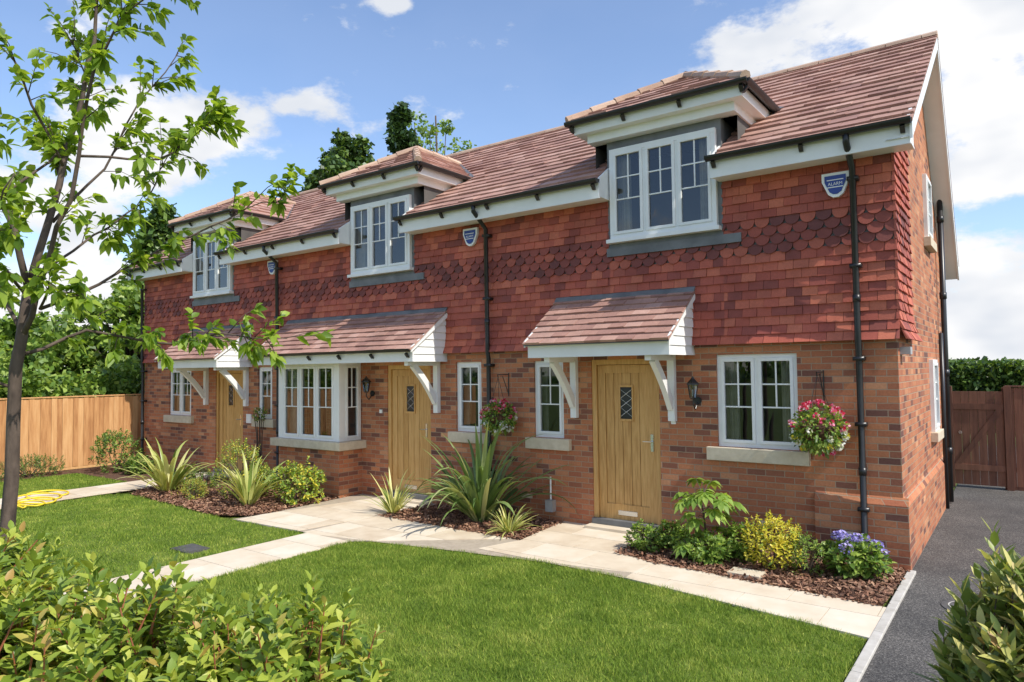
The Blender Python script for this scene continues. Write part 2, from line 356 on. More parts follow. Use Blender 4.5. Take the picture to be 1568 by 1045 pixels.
walls.poly([(0,BY,-.1),(XL,BY,-.1),(XL,BY,4.0),(0,BY,4.0)],M['brick'])
walls.box(-.86,.055,-.055,-.001,-.1,.66,M['brick']); walls.box(.001,.055,-.0,BY,-.1,.66,M['brick'])
walls.prism([(-.86,-.055,.66),(-.86,-.001,.66),(-.86,-.001,.74)],(.915-.055,0,0),M['brick'])
walls.prism([(.055,0,.66),(.001,0,.66),(.001,0,.74)],(0,BY,0),M['brick'])
walls.prism([(-.001,-.055,.66),(-.001,0,.66),(-.001,0,.74)],(.055,0,0),M['brick'])
walls.box(-9.97,-8.30,-.5,-.001,-.1,.81,M['brick'])
walls.obj('walls',H)
# hanging tiles
th=MB(); fl=lambda v: .075*max(0,1-v/.32)**2+.012
polys=[]; Z0=2.40; TOP=4.40-Z0
edges=[XL]+sum([[c-.77,c+.77] for c in DC[::-1]],[])+[0.03]
for i in range(0,len(edges)-1):
    a,b=edges[i],edges[i+1]; top=TOP if i%2==0 else 3.66-Z0
    polys.append([(a,0),(b,0),(b,top),(a,top)])
sc=(3.47-Z0,3.90-Z0)
tiles(th,(0,0,Z0),(1,0,0),(0,0,1),(0,-1,0),polys,.105,.17,.021,M['hung'],sc,M['scal'],fl,seed=3)
tiles(th,(0,0,Z0),(0,1,0),(0,0,1),(1,0,0),[[(-.03,0),(1.15,0),(1.15,2.75),(-.03,2.02)]],.105,.17,.021,M['hung'],sc,M['scal'],fl,seed=4)
th.obj('tile_hanging',H)
# roof
rf=MB(); Vv=Vector((0,1,SL)); k=Vv.length; Nn=Vector((0,-SL,1))
lim=[XL-.2]+sum([[c-.80,c+.80] for c in DC[::-1]],[])+[VX]
polys=[]
for i in range(len(lim)-1):
    a,b=lim[i],lim[i+1]; v0=0 if i%2==0 else 1.15*k
    polys.append([(a,v0),(b,v0),(b,(RY+.40)*k),(a,(RY+.40)*k)])
    y0=-.40 if i%2==0 else .75
    rf.poly([(a,y0,roofz(y0)-.012),(b,y0,roofz(y0)-.012),(b,RY,roofz(RY)-.012),(a,RY,roofz(RY)-.012)],M['lead'])
tiles(rf,(0,-.40,roofz(-.40)),(1,0,0),Vv,Nn,polys,.21,.30,.026,M['roof'],seed=5)
bz=RZ-(BY+.3-RY)*1.24
rf.poly([(XL-.2,RY,RZ),(VX,RY,RZ),(VX,BY+.3,bz),(XL-.2,BY+.3,bz)],M['roof'])
x=XL-.2
while x<VX:
    pts=[(x,RY+.11*math.cos(math.pi*q/6),RZ-.03+.085*math.sin(math.pi*q/6)) for q in range(7)]
    rf.prism(pts,(min(.44,VX-x),0,0),M['ridge']); x+=.45
rf.obj('roof',H)
tr=MB()
for (xa,xb) in ((VX-.03,VX-.005),(XL-.195,XL-.17)):
    tr.prism([(xa,-.36,roofz(-.36)-.19),(xa,RY,RZ-.20),(xa,RY,RZ-.02),(xa,-.36,roofz(-.36)-.02)],(xb-xa,0,0),M['white'])
    tr.prism([(xa,RY,RZ-.20),(xa,BY+.3,bz-.22),(xa,BY+.3,bz-.02),(xa,RY,RZ-.02)],(xb-xa,0,0),M['white'])
tr.poly([(0,-.36,roofz(-.36)-.17),(VX-.03,-.36,roofz(-.36)-.17),(VX-.03,RY,RZ-.19),(0,RY,RZ-.19)],M['white'])
tr.poly([(0,RY,RZ-.19),(VX-.03,RY,RZ-.19),(VX-.03,BY+.3,bz-.2),(0,BY+.3,bz-.2)],M['white'])
gt=MB()
def gutter(p0,p1,out,r=.058):
    p0=Vector(p0);p1=Vector(p1);out=Vector(out)
    prof=[p0+out*(r*math.cos(t))+Vector((0,0,r*math.sin(t))) for t in [math.pi+math.pi*q/8 for q in range(9)]]
    gt.prism(prof,p1-p0,M['black'])
    n=max(1,int((p1-p0).length/.8)); d=(p1-p0).normalized()
    for i in range(n+1):
        c=p0+d*(.08+i*((p1-p0).length-.16)/max(n,1)); w=.022
        a=c-out*.02-d*w; 
        gt.prism([a+Vector((0,0,-.05)),a+out*.03+Vector((0,0,-.075)),a-out*.02+Vector((0,0,-.13)),a-out*.045+Vector((0,0,-.13))],d*2*w,M['black'])
segs=[(XL-.17,DC[2]-.745),(DC[2]+.745,DC[1]-.745),(DC[1]+.745,DC[0]-.745),(DC[0]+.745,VX-.03)]
for a,b in segs:
    tr.box(a,b,-.34,-.31,4.36,4.56,M['white']); tr.box(a,b,-.31,-.0,4.38,4.40,M['white'])
    for xx in (a+.002,b-.032):
        tr.prism([(xx,-.308,4.402),(xx,-.04,4.402),(xx,-.04,roofz(-.04)+.02),(xx,-.308,roofz(-.308)+.012)],(.03,0,0),M['white'])
    gutter((a-.02,-.41,4.60),(b+.02,-.41,4.60),(0,-1,0))
# dormers
dm=MB(); dr=MB()
frames=MB(); glass=MB(); rooms=MB(); cur=MB(); sills=MB()
def window(mbT,x0,x1,z0,z1,n,y=.03,bars=2,fw=.05,room=True,curtain=True,ext=.25):
    for m_ in (frames,glass,rooms,cur): m_.T=mbT
    W=M['white']; a,b=y,y+.07
    frames.box(x0,x1,a,b,z0,z0+fw,W); frames.box(x0,x1,a,b,z1-fw,z1,W)
    frames.box(x0,x0+fw,a,b,z0+fw,z1-fw,W); frames.box(x1-fw,x1,a,b,z0+fw,z1-fw,W)
    w=(x1-x0-2*fw)/n
    for i in range(n):
        l0=x0+fw+i*w; r0=l0+w
        if i>0: frames.box(l0-.022,l0+.022,a+.004,b-.004,z0+fw,z1-fw,W)
        li=l0+(.022 if i>0 else 0); ri=r0-(.022 if i<n-1 else 0); s=.038; q=a-.012; q2=b-.02
        zb,zt=z0+fw,z1-fw
        frames.box(li,ri,q,q2,zb,zb+s,W); frames.box(li,ri,q,q2,zt-s,zt,W); frames.box(li,li+s,q,q2,zb+s,zt-s,W); frames.box(ri-s,ri,q,q2,zb+s,zt-s,W)
        gy=a+.02; jx=(i%2-.5)*.006; glass.poly([(li+s,gy+jx,zb+s),(ri-s,gy-jx,zb+s),(ri-s,gy-jx,zt-s),(li+s,gy+jx*.2,zt-s)],M['glass'])
        if bars:
            hh=zt-zb-2*s; zm=zb+s+hh*.42; cx=(li+ri)/2; t=.009
            frames.box(cx-t,cx+t,gy-.011,gy+.011,zm,zt-s,W)
            for j in range(bars): 
                zz=zm+j*(zt-s-zm)/bars; frames.box(li+s,ri-s,gy-.010,gy+.010,zz-t,zz+t,W)
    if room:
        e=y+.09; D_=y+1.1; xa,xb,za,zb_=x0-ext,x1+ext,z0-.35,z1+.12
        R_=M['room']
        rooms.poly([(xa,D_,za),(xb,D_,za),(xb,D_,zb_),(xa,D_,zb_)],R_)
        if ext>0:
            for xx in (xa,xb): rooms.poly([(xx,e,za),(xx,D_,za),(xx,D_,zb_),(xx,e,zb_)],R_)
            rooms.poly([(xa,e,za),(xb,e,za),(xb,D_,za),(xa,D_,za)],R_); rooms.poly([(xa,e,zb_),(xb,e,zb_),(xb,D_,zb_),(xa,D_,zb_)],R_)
    if curtain:
        for sgn in (0,1):
            cw=min(.22,(x1-x0)*.2); xs0=x0+.03 if sgn==0 else x1-.03-cw; K=14
            pts=[(xs0+cw*i/K,y+.13+.018*math.sin(i*1.9)) for i in range(K+1)]
            for i in range(K):
                (p,q),(p2,q2)=pts[i],pts[i+1]; cur.poly([(p,q,z0-.1),(p2,q2,z0-.1),(p2,q2,z1),(p,q,z1)],M['curtain'])
    for m_ in (frames,glass,rooms,cur): m_.T=None
for ci,c in enumerate(DC):
    wz0,wz1=3.84,5.05; hw=.725
    op=[(c-hw,c+hw,wz0,wz1)]
    cells(dm,c-.78,c+.78,3.64,5.36,op,-.03,M['lead'],.06)
    for sx in (-1,1):
        X=c+sx*.78
        dm.poly([(X,-.03,3.64),(X,.02,3.64),(X,.02,4.3),(X,1.3,5.2),(X,1.3,5.36),(X,-.03,5.36)],M['lead'])
    dm.box(c-.80,c+1.0,-.052,-.012,3.62,3.73,M['lead'])
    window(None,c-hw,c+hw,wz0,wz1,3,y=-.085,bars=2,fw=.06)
    tr.box(c-hw-.04,c+hw+.04,-.13,-.03,wz0-.05,wz0-.002,M['white'])
    yb=1.25
    dm.box(c-1.0,c+1.0,-.17,yb-.2,5.17,5.28,M['white'])
    dm.box(c-1.13,c+1.13,-.295,yb,5.28,5.41,M['white'])
    E5=5.44; hx=1.20; fy=-.365; ps=.60; py=fy+hx; pz=E5+hx*ps; ry=(pz-EZ)/SL-.35
    gutter((c-hx-.02,fy+.0,E5),(c+hx+.02,fy,E5),(0,-1,0),.052)
    ye=(E5-EZ)/SL-.35
    gutter((c+hx,fy,E5),(c+hx,ye-.05,E5),(1,0,0),.052); gutter((c-hx,fy,E5),(c-hx,ye-.05,E5),(-1,0,0),.052)
    dr.poly([(c-hx,fy,E5-.012),(c+hx,fy,E5-.012),(c,py,pz-.012)],M['lead'])
    dr.poly([(c+hx,fy,E5-.012),(c+hx,ye,E5-.012),(c,ry,pz-.012),(c,py,pz-.012)],M['lead'])
    dr.poly([(c-hx,ye,E5-.012),(c-hx,fy,E5-.012),(c,py,pz-.012),(c,ry,pz-.012)],M['lead'])
    q=math.sqrt(1+ps*ps)
    tiles(dr,(c,fy,E5),(1,0,0),(0,1,ps),(0,-ps,1),[[(-hx,0),(hx,0),(0,hx*q)]],.21,.30,.024,M['roof'],seed=20+ci)
    tiles(dr,(c+hx,fy,E5),(0,1,0),(-1,0,ps),(ps,0,1),[[(0,0),(ye-fy+.1,0),(ry-fy+.1,hx*q),(hx,hx*q)]],.21,.30,.024,M['roof'],seed=30+ci)
    tiles(dr,(c-hx,fy,E5),(0,1,0),(1,0,ps),(-ps,0,1),[[(0,0),(ye-fy+.1,0),(ry-fy+.1,hx*q),(hx,hx*q)]],.21,.30,.024,M['roof'],seed=40+ci)
    for a,b in (((c-hx,fy,E5+.02),(c,py,pz+.02)),((c+hx,fy,E5+.02),(c,py,pz+.02)),((c,py,pz+.02),(c,ry,pz+.02))):
        a=Vector(a);b=Vector(b);n=max(2,int((b-a).length/.33))
        for i in range(n):
            p=a+(b-a)*(i/n); p2=a+(b-a)*((i+1)/n)
            dr.tube([p+Vector((0,0,.006)),p2-Vector((0,0,.004))],[.066,.058],M['ridge'],8)
    for sx in (-1,1):
        a=Vector((c+sx*hx,ye,E5+.03)); b=Vector((c,ry,pz+.03)); sd=Vector((sx,-.2,0))*.09
        dr.poly([a+sd,b+sd*.3,b-sd*.2,a-sd*.2],M['lead'])
dm.obj('dormers',H); dr.obj('dormer_roofs',H)
for (a,b,z0,z1,n) in ((-1.96,-1.02,1.17,2.28,2),(-4.65,-4.15,1.16,2.25,1),(-6.13,-5.62,1.18,2.26,1),(-11.36,-10.89,1.22,2.25,1),(-14.80,-13.86,1.20,2.25,2)):
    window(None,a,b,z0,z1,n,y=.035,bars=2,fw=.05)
    sills.box(a-.12,b+.12,-.07,.034,z0-.16,z0-.003,M['stone'])
window(None,-9.87,-8.40,.95,2.28,3,y=-.50,bars=2,fw=.05,curtain=True,ext=0)
Tm=Matrix.Translation((-8.30,0,0))@Matrix.Rotation(rad(90),4,'Z')
window(Tm,-.40,-.02,.95,2.28,1,y=0.0,bars=2,fw=.045,room=False,curtain=False)
Tm2=Matrix.Translation((-9.97,0,0))@Matrix.Rotation(rad(-90),4,'Z')
window(Tm2,.02,.40,.95,2.28,1,y=0.0,bars=2,fw=.045,room=False,curtain=False)
frames.box(-8.40,-8.295,-.505,-.40,.95,2.28,M['white']); frames.box(-9.975,-9.87,-.505,-.40,.95,2.28,M['white'])
sills.box(-10.09,-8.18,-.60,-.003,.81,.948,M['stone'])
for z0,z1 in ((1.2,2.2),(3.9,4.8)):
    Ts=Matrix.Translation((0.02,0,0))@Matrix.Rotation(rad(90),4,'Z')
    window(Ts,2.9,3.5,z0,z1,1,y=-.03,room=False,curtain=False); 
    sills.box(.0,.09,2.8,3.6,z0-.13,z0-.002,M['stone'])
frames.obj('window_frames',H,bevel=.003); glass.obj('window_glass',H); rooms.obj('rooms',H); cur.obj('curtains',H,True); 
# doors
do=MB()
for (x0,x1,z0,z1) in ((-3.70,-2.71,.10,2.25),(-7.66,-6.67,.10,2.23),(-12.88,-11.88,.10,2.20)):
    O_=M['oak']; y=.045
    do.box(x0,x0+.07,y-.03,y+.07,z0,z1,O_); do.box(x1-.07,x1,y-.03,y+.07,z0,z1,O_); do.box(x0+.07,x1-.07,y-.03,y+.07,z1-.07,z1,O_)
    a,b=x0+.075,x1-.075; c,d=z0+.03,z1-.075
    do.box(a,a+.11,y,y+.05,c,d,O_); do.box(b-.11,b,y,y+.05,c,d,O_); do.box(a+.11,b-.11,y,y+.05,d-.11,d,O_); do.box(a+.11,b-.11,y,y+.05,c,c+.2,O_)
    n=5; w=(b-a-.22)/n; wx0=(a+b)/2-.085; wx1=wx0+.17; wz0=c+1.33; wz1=wz0+.42
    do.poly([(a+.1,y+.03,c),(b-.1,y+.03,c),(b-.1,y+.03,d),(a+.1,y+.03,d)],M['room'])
    for i in range(n):
        p=a+.11+i*w
        if i==2:
            do.box(p+.003,p+w-.003,y+.014,y+.045,c+.2,wz0-.03,O_); do.box(p+.003,p+w-.003,y+.014,y+.045,wz1+.03,d-.11,O_)
        else: do.box(p+.003,p+w-.003,y+.014,y+.045,c+.2,d-.11,O_)
    do.box(wx0-.02,wx1+.02,y-.006,y+.05,wz0-.03,wz0,O_); do.box(wx0-.02,wx1+.02,y-.006,y+.05,wz1,wz1+.03,O_)
    do.box(wx0-.02,wx0,y-.006,y+.05,wz0,wz1,O_); do.box(wx1,wx1+.02,y-.006,y+.05,wz0,wz1,O_)
    do.box(wx0,wx1,y+.008,y+.012,wz0,wz1,M['black'])
    cx=(wx0+wx1)/2
    for kk in range(-3,4):
        for sg in (-1,1):
            zc=(wz0+wz1)/2+kk*.12; p=[(cx-.085,y+.004,zc-sg*.06),(cx+.085,y+.004,zc+sg*.06)]
            if min(p[0][2],p[1][2])>wz0 and max(p[0][2],p[1][2])<wz1: do.tube(p,.004,M['steel'],4)
    do.box(cx-.14,cx+.14,y-.008,y+.003,c+.06,c+.12,M['steel'])
    do.box(b-.075,b-.035,y-.012,y+.002,c+.92,c+1.14,M['steel']); do.tube([(b-.055,y-.045,c+1.05),(b-.17,y-.045,c+1.05)],.009,M['steel'],6); do.tube([(b-.055,y,c+1.05),(b-.055,y-.05,c+1.05)],.009,M['steel'],6)
    do.box(x0,x1,-.05,y+.07,z0-.04,z0+.028,M['lead']); do.box(x0-.02,x1+.02,-.22,-.001,-.02,z0-.045,M['slab'])
do.obj('doors',H,bevel=.003)
# canopies
cp=MB()
def canopy(x0,x1,z0,brs,gut=False):
    W=M['white']; yf=-.76; zt=z0+.20; tz=3.08; sl=(tz-zt)/.80
    cp.box(x0,x1,yf-.025,yf,z0,zt-.01,W); cp.box(x0-.012,x1+.012,yf-.04,yf-.026,zt-.05,zt-.008,W)
    cp.box(x0+.01,x1-.01,yf,-.002,z0+.02,z0+.035,W)
    for xs,sg in ((x0,-1),(x1,1)):
        zz=z0
        while zz<tz-.1:
            z2=min(zz+.115,tz-.04)
            def yat(z): return max(yf,-.80+(z-zt+.04)/sl) if z>zt-.04 else yf
            xa=xs-sg*.02; 
            pts=[(xa,yat(zz),zz),(xa,-.003,zz),(xa,-.003,z2),(xa,yat(z2),z2)]
            cp.add([(xs,yat(zz),zz),(xs,-.003,zz),(xs-sg*.014,-.003,z2),(xs-sg*.014,yat(z2),z2)]+pts,[(0,1,2,3),(0,1,5,4),(4,5,6,7),(0,3,7,4)],W)
            zz+=.115
        xb=xs+sg*.004
        cp.prism([(xb,-.84,zt-.065),(xb,-.001,tz-.09),(xb,-.001,tz-.005),(xb,-.84,zt+.015-.0)],(sg*.022,0,0),W)
    V_=Vector((0,.80,tz-zt)); Lr=Vector((0,.86,(tz-zt)*.86/.8)).length
    tiles(cp,(0,-.86,zt-.03),(1,0,0),V_,(0,-(tz-zt),.80),[[(x0-.03,0),(x1+.03,0),(x1+.03,Lr),(x0-.03,Lr)]],.135,.22,.022,M['roof'],seed=int(abs(x0)*10))
    cp.poly([(x0-.03,-.86,zt-.045),(x1+.03,-.86,zt-.045),(x1+.03,0,tz-.0),(x0-.03,0,tz-.0)],M['lead'])
    cp.prism([(x0-.03,-.07,tz+.0),(x0-.03,-.07,tz-.015),(x0-.03,-.015,tz+.035),(x0-.03,-.015,tz+.07)],(x1-x0+.06,0,0),M['lead'])
    if gut: gutter((x0,-.85,zt-.01),(x1,-.85,zt-.01),(0,-1,0),.045)
    for xb in brs:
        cp.box(xb-.045,xb+.045,-.075,-.002,1.46,z0+.02,W); cp.box(xb-.04,xb+.04,-.72,-.075,z0-.06,z0+.018,W)
        P0=[]; n=10
        for i in range(n+1):
            t=i/n; yy=-.075-.50*t; zz=1.62+(z0-.06-1.62)*t; bow=.05*math.sin(math.pi*t); P0.append((yy+bow*.75,zz))
        top=[(xb-.035,p[0]+.035,p[1]+.045) for p in P0]; bot=[(xb-.035,p[0]-.035,p[1]-.02) for p in P0]
        for i in range(n):
            cp.prism([bot[i],bot[i+1],top[i+1],top[i]],(.07,0,0),W)
canopy(-4.20,-2.22,2.28,(-2.52,-3.95)); canopy(-10.32,-6.30,2.27,(-6.50,),True); canopy(-13.78,-11.55,2.25,(-11.72,-13.2))
cp.obj('door_canopies',H)
sills.obj('sills',H,bevel=.006)
dp=MB()
for X in (-.36,-5.41,-10.58,-15.86):
    dp.tube([(X,-.41,4.57),(X,-.41,4.47),(X,-.06-.06,4.25),(X,-.06-.045,2.55),(X,-.105,2.4),(X,-.085,2.3),(X,-.085,.12),(X,-.14,.06)],.034,M['black'],10)
    for z in (.6,1.5,2.2,3.2,4.15): dp.box(X-.055,X+.055,-.13 if z<2.4 else -.145,-.0,z-.02,z+.02,M['black'])
    for z in (1.0,2.85): dp.tube([(X,-.085 if z<2.4 else -.107,z-.04),(X,-.085 if z<2.4 else -.107,z+.04)],.041,M['black'],10)
dp.tube([(.08,4.4,.02),(.08,4.4,4.75)],.04,M['black'],10); 
for z in (.8,2,3.2,4.4): dp.tube([(.08,4.4,z-.05),(.08,4.4,z+.05)],.05,M['black'],10)
dp.tube([(.07,3.9,0),(.07,3.9,2.6)],.03,M['black'],10)
dp.obj('downpipes',H,True); gt.obj('gutters',H); tr.obj('fascias',H)
ms=MB()
ms.box(-11.72,-11.56,-.03,-.001,1.12,1.3,M['white']); ms.box(-2.55,-2.49,-.02,-.001,1.42,1.48,M['white']); ms.box(-7.84,-7.78,-.02,-.001,1.42,1.48,M['white'])
for X in (-.62,-1.5,-4.9,-8.6): ms.box(X,X+.2,-.012 if X<-.9 else -.068,-.001,.28,.34,M['stone'])
ms.box(.0,.10,.15,.3,2.24,2.32,M['greystone']); ms.tube([(-1.28,-.04,.22),(-1.28,-.04,.34)],.02,M['steel'],8)
ms.box(-4.42,-4.30,-.1,-.001,.14,.30,M['greystone']); ms.tube([(-4.36,-.04,.3),(-4.36,-.04,.62)],.012,M['white'],6)
ms.obj('wall_fittings',H)
# ---------------------------------------------------------------- wall lamps, alarms, baskets
def lantern(X,z):
    mb=MB(); K=M['black']
    mb.tube([(0,-.001,.0),(0,-.02,0)],.05,K,12); mb.tube([(0,-.02,-.02),(0,-.09,-.10),(0,-.15,-.04),(0,-.15,.02)],.009,K,6)
    mb.tube([(0,-.15,.02),(0,-.15,.04)],[.03,.045],K,6); 
    for i in range(6):
        t=i*math.pi/3; mb.tube([(.042*math.cos(t),-.15+.042*math.sin(t),.04),(.065*math.cos(t),-.15+.065*math.sin(t),.2)],.004,K,4)
    mb.tube([(0,-.15,.045),(0,-.15,.198)],[.038,.06],M['glass'],6)
    mb.tube([(0,-.15,.2),(0,-.15,.215),(0,-.15,.27),(0,-.15,.30)],[.08,.078,.025,.008],K,6); mb.tube([(0,-.15,.06),(0,-.15,.14)],.012,M['white'],6)
    o=mb.obj('wall_lantern'); o.location=(X,0,z); 
lantern(-2.20,1.72); lantern(-8.02,1.75)
def alarm(X,z):
    mb=MB(); s=.14
    out=[(-s,s*.95),(s,s*.95),(s*1.0,s*.3),(s*.55,-s*.75),(s*.2,-s),(-s*.2,-s),(-s*.55,-s*.75),(-s*1.0,s*.3)]
    mb.prism([(p[0],-.001,p[1]) for p in out],(0,-.05,0),M['white'])
    mb.prism([(p[0]*.78,-.051,p[1]*.76) for p in out],(0,-.008,0),M['blue'])
    mb.box(-.085,.085,-.064,-.0595,.045,.055,M['white']); mb.box(-.08,.08,-.064,-.0595,-.035,-.024,M['white'])
    cu=bpy.data.curves.new('lettering','FONT'); cu.body='ALARM'; cu.size=.055; cu.align_x='CENTER'; cu.materials.append(M['white'])
    o=mb.obj('alarm_box',bevel=.004); o.location=(X,-.03,z)
    t=bpy.data.objects.new('lettering',cu); COL.objects.link(t); t.parent=o; t.location=(0,-.062,-.010); t.rotation_euler=(rad(90),0,0); t.scale=(.85,.9,1)
alarm(-.54,4.12); alarm(-5.75,4.18); alarm(-10.80,4.20)
def basket(X,y,z,r):
    e=empty('hanging_basket',(X,y,z)); mb=MB(); K=M['black']
    mb.tube([(0,-y-.005,.62),(0,-y-.005,.28)],.008,K,6); mb.tube([(0,-y-.01,.60),(0,-.02,.60),(0,0,.56)],.007,K,6); mb.tube([(0,-y-.01,.32),(0,-y*.4,.58)],.006,K,6)
    for t in range(3): mb.tube([(0,0,.56),(r*.75*math.cos(t*2.1),r*.75*math.sin(t*2.1),.02)],.003,K,4)
    mb.tube([(0,0,.02),(0,0,-.05),(0,0,-.12),(0,0,-.16)],[r*.75,r*.68,r*.45,r*.15],M['mulch'],12)
    mb.obj('basket',e)
    n=900; d=rdir(n,.05); P=d*np.array([r,r,r*.95])*rng.uniform(.6,1.12,(n,1)); P[:,2]-=.01
    leaf_mesh('foliage',P,d+rng.normal(size=(n,3))*.5,rdir(n,.8),rng.uniform(.03,.07,n),rng.uniform(.025,.04,n),[L['light'],L['mid']],rng.choice(2,n),.3,e)
    P=[];D=[];mi=[]
    for i in range(58):
        c=rdir(1,.15)[0]*r*1.1; q=0 if c[2]>.0 else rng.choice([1,2,1]); q= q if rng.random()<.85 else 0
        for j in range(14):
            dd=rdir(1)[0]; P.append(c+dd*.013); D.append(dd+c/r*.6); mi.append(q)
    leaf_mesh('flowers',P,D,rdir(len(P)),.032,.028,[L['red'],L['whitef'],L['yellow']],mi,.1,e)
basket(-.74,-.30,1.46,.25); basket(-5.10,-.26,1.46,.22); 
shrub('window_plant',[(-11.1,-.14,1.33,.2,.1,.14)],40,6,.07,.03,[L['mid'],L['light'],L['whitef']],.05,[.45,.45,.1])
# ================================================================ GROUND
def sheet(name,polys,z,mat):
    mb=MB()
    for p in polys: mb.poly([(x,y,z) for x,y in p],mat)
    return mb.obj(name)
sheet('ground',[[(-400,-400),(400,-400),(400,400),(-400,400)]],-.03,M['field'])
front=[(0.0,-2.26),(-1.05,-2.12),(-2.26,-1.90),(-3.23,-1.86),(-4.38,-2.03),(-5.59,-2.28)]
lawnR=[front+[(-5.8,-2.45),(-5.8,-12),(0.0,-12)]]
lawnL=[[(-6.64,-2.42),(-8.3,-2.5),(-9.0,-2.48),(-11.9,-2.25),(-12.15,-2.5),(-12.2,-12),(-6.64,-12)],[(-13.3,-1.6),(-13.2,-12),(-15.6,-12),(-15.6,-1.6)]]
sheet('lawn',lawnR+lawnL,0.0,M['grass'])
sheet('driveway',[[(.104,-14),(4.5,-14),(4.5,-.06),(.104,-.06)],[(.03,-.06),(4.5,-.06),(4.5,14),(.03,14)]],-.004,M['asphalt'])
kb=MB(); y=-12
while y<-.1:
    kb.box(.03,.105,y,min(y+.9,-.06)-.006,-.1,.022,M['kerb']); y+=.9
kb.obj('kerb',bevel=.006)
beds=[[(-2.72,-.03),(-2.79,-1.10),(-2.28,-1.24),(-.01,-1.45),(.02,-.03)],[(-4.05,-1.22),(-4.16,-.03),(-6.5,-.03),(-6.68,-1.15)],
      [(-8.32,-.02),(-8.2,-2.04),(-8.75,-2.44),(-11.9,-2.22),(-12.25,-1.6),(-12.3,-.02)],[(-13.3,-.02),(-13.3,-1.58),(-16.3,-1.58),(-16.3,-.02)],[(-15.6,-1.6),(-15.6,-12),(-16.3,-12),(-16.3,-1.6)]]
bd=MB()
for p in beds: bd.poly([(x,y,.006) for x,y in p],M['mulch'])
def inpoly(x,y,p):
    c=np.zeros(len(x),bool); j=len(p)-1
    for i in range(len(p)):
        xi,yi=p[i];xj,yj=p[j]; cond=((yi>y)!=(yj>y))&(x<(xj-xi)*(y-yi)/((yj-yi)+1e-12)+xi); c^=cond; j=i
    return c
def scatter(polys,dens):
    X=[];Y=[]
    for p in polys:
        a=np.array(p); x0,y0=a.min(0);x1,y1=a.max(0); n=int((x1-x0)*(y1-y0)*dens); x=rng.uniform(x0,x1,n);y=rng.uniform(y0,y1,n); k=inpoly(x,y,p); X.append(x[k]);Y.append(y[k])
    return np.concatenate(X),np.concatenate(Y)
bedo=empty('mulch_bed'); bd.obj('soil',bedo)
x,y=scatter(beds[:3],2600); n=len(x); x=x+rng.normal(0,.02,n); y=y-np.abs(rng.normal(0,.02,n)); P=np.stack([x,y,rng.uniform(.008,.04,n)],1); D=rng.normal(size=(n,3)); D[:,2]*=.25
leaf_mesh('bark_chips',P,D,rdir(n,1.2),rng.uniform(.02,.065,n),rng.uniform(.01,.028,n),[M['chip']],None,0,bedo,True)
# paving
pv=MB()
base=[[(.03,-1.44),(-2.28,-1.23),(-2.26,-1.91),(.03,-2.28)],[(-2.28,-1.23),(-2.80,-1.09),(-4.05,-1.22),(-4.3,-2.03),(-3.23,-1.87),(-2.26,-1.91)],
      [(-2.71,-.0),(-2.80,-1.09),(-4.05,-1.22),(-4.17,-.0)],[(-4.05,-1.22),(-6.68,-1.14),(-6.7,-2.44),(-5.8,-2.44),(-5.59,-2.28),(-4.3,-2.03)],
      [(-6.50,-.0),(-8.31,-.0),(-8.2,-2.04),(-8.3,-2.48),(-6.66,-2.42),(-6.66,-1.14)],[(-5.81,-2.44),(-6.63,-2.44),(-6.63,-12),(-5.81,-12)],
      [(-12.3,-.02),(-13.29,-.02),(-13.19,-12),(-12.21,-12),(-12.21,-2.2),(-12.26,-1.6)]]
tiles(pv,(0,-.60,.004),(1,0,0),(0,1,0),(0,0,1),[[(x,y+.60) for x,y in p] for p in base],.56,.74,.010,M['slab'],gap=.007,lap=.988,seed=9,jit=0)
pvb=MB()
for p in base: pvb.poly([(x,y,.012) for x,y in p],M['joint'])
pvo=empty('paved_path')
pv.obj('slabs',pvo); pvb.obj('joints',pvo)
def blades(polys,dens,hmin,hmax,w):
    x,y=scatter(polys,dens); n=len(x); a=rng.uniform(0,6.283,n); 
    cl=.75+.35*np.sin(x*7+2*np.sin(y*5))*np.sin(y*9+np.sin(x*6)); h=rng.uniform(hmin,hmax,n)*cl; lean=rng.normal(0,.45,(n,2))*h[:,None]
    V=np.zeros((n,3,3)); V[:,0,0]=x-np.cos(a)*w;V[:,0,1]=y-np.sin(a)*w;V[:,1,0]=x+np.cos(a)*w;V[:,1,1]=y+np.sin(a)*w
    V[:,2,0]=x+lean[:,0];V[:,2,1]=y+lean[:,1];V[:,2,2]=h; return V.reshape(-1,3)
def clipy(polys,ymin): return [clip(p,[(-50,ymin),(50,ymin),(50,5),(-50,5)]) for p in polys]
Vb=np.concatenate([blades([[( 0.02,-2.24),(-1.05,-2.10),(-2.26,-1.88),(-3.23,-1.84),(-4.38,-2.01),(-5.59,-2.26),(-5.82,-2.43),(-5.82,-6.2),(.02,-6.2)]],8500,.022,.058,.0032),blades(clipy(lawnL,-6.0),3200,.02,.055,.0045)])
me=bpy.data.meshes.new('grass_blades'); nv=len(Vb); me.vertices.add(nv); me.vertices.foreach_set('co',Vb.ravel()); me.loops.add(nv); me.loops.foreach_set('vertex_index',np.arange(nv,dtype=np.int32)); me.polygons.add(nv//3); me.polygons.foreach_set('loop_start',np.arange(0,nv,3,dtype=np.int32)); me.materials.append(M['blade']); me.update(calc_edges=True)
go=bpy.data.objects.new('grass',me); COL.objects.link(go)
mb=MB(); mb.tube([(0,0,0),(0,0,.008)],.22,M['iron'],28); mb.tube([(0,0,.008),(0,0,.012)],.17,M['kerb'],28); mb.tube([(0,0,.012),(0,0,.015)],.155,M['iron'],28); o=mb.obj('manhole_cover'); o.location=(.62,-1.0,-.004)
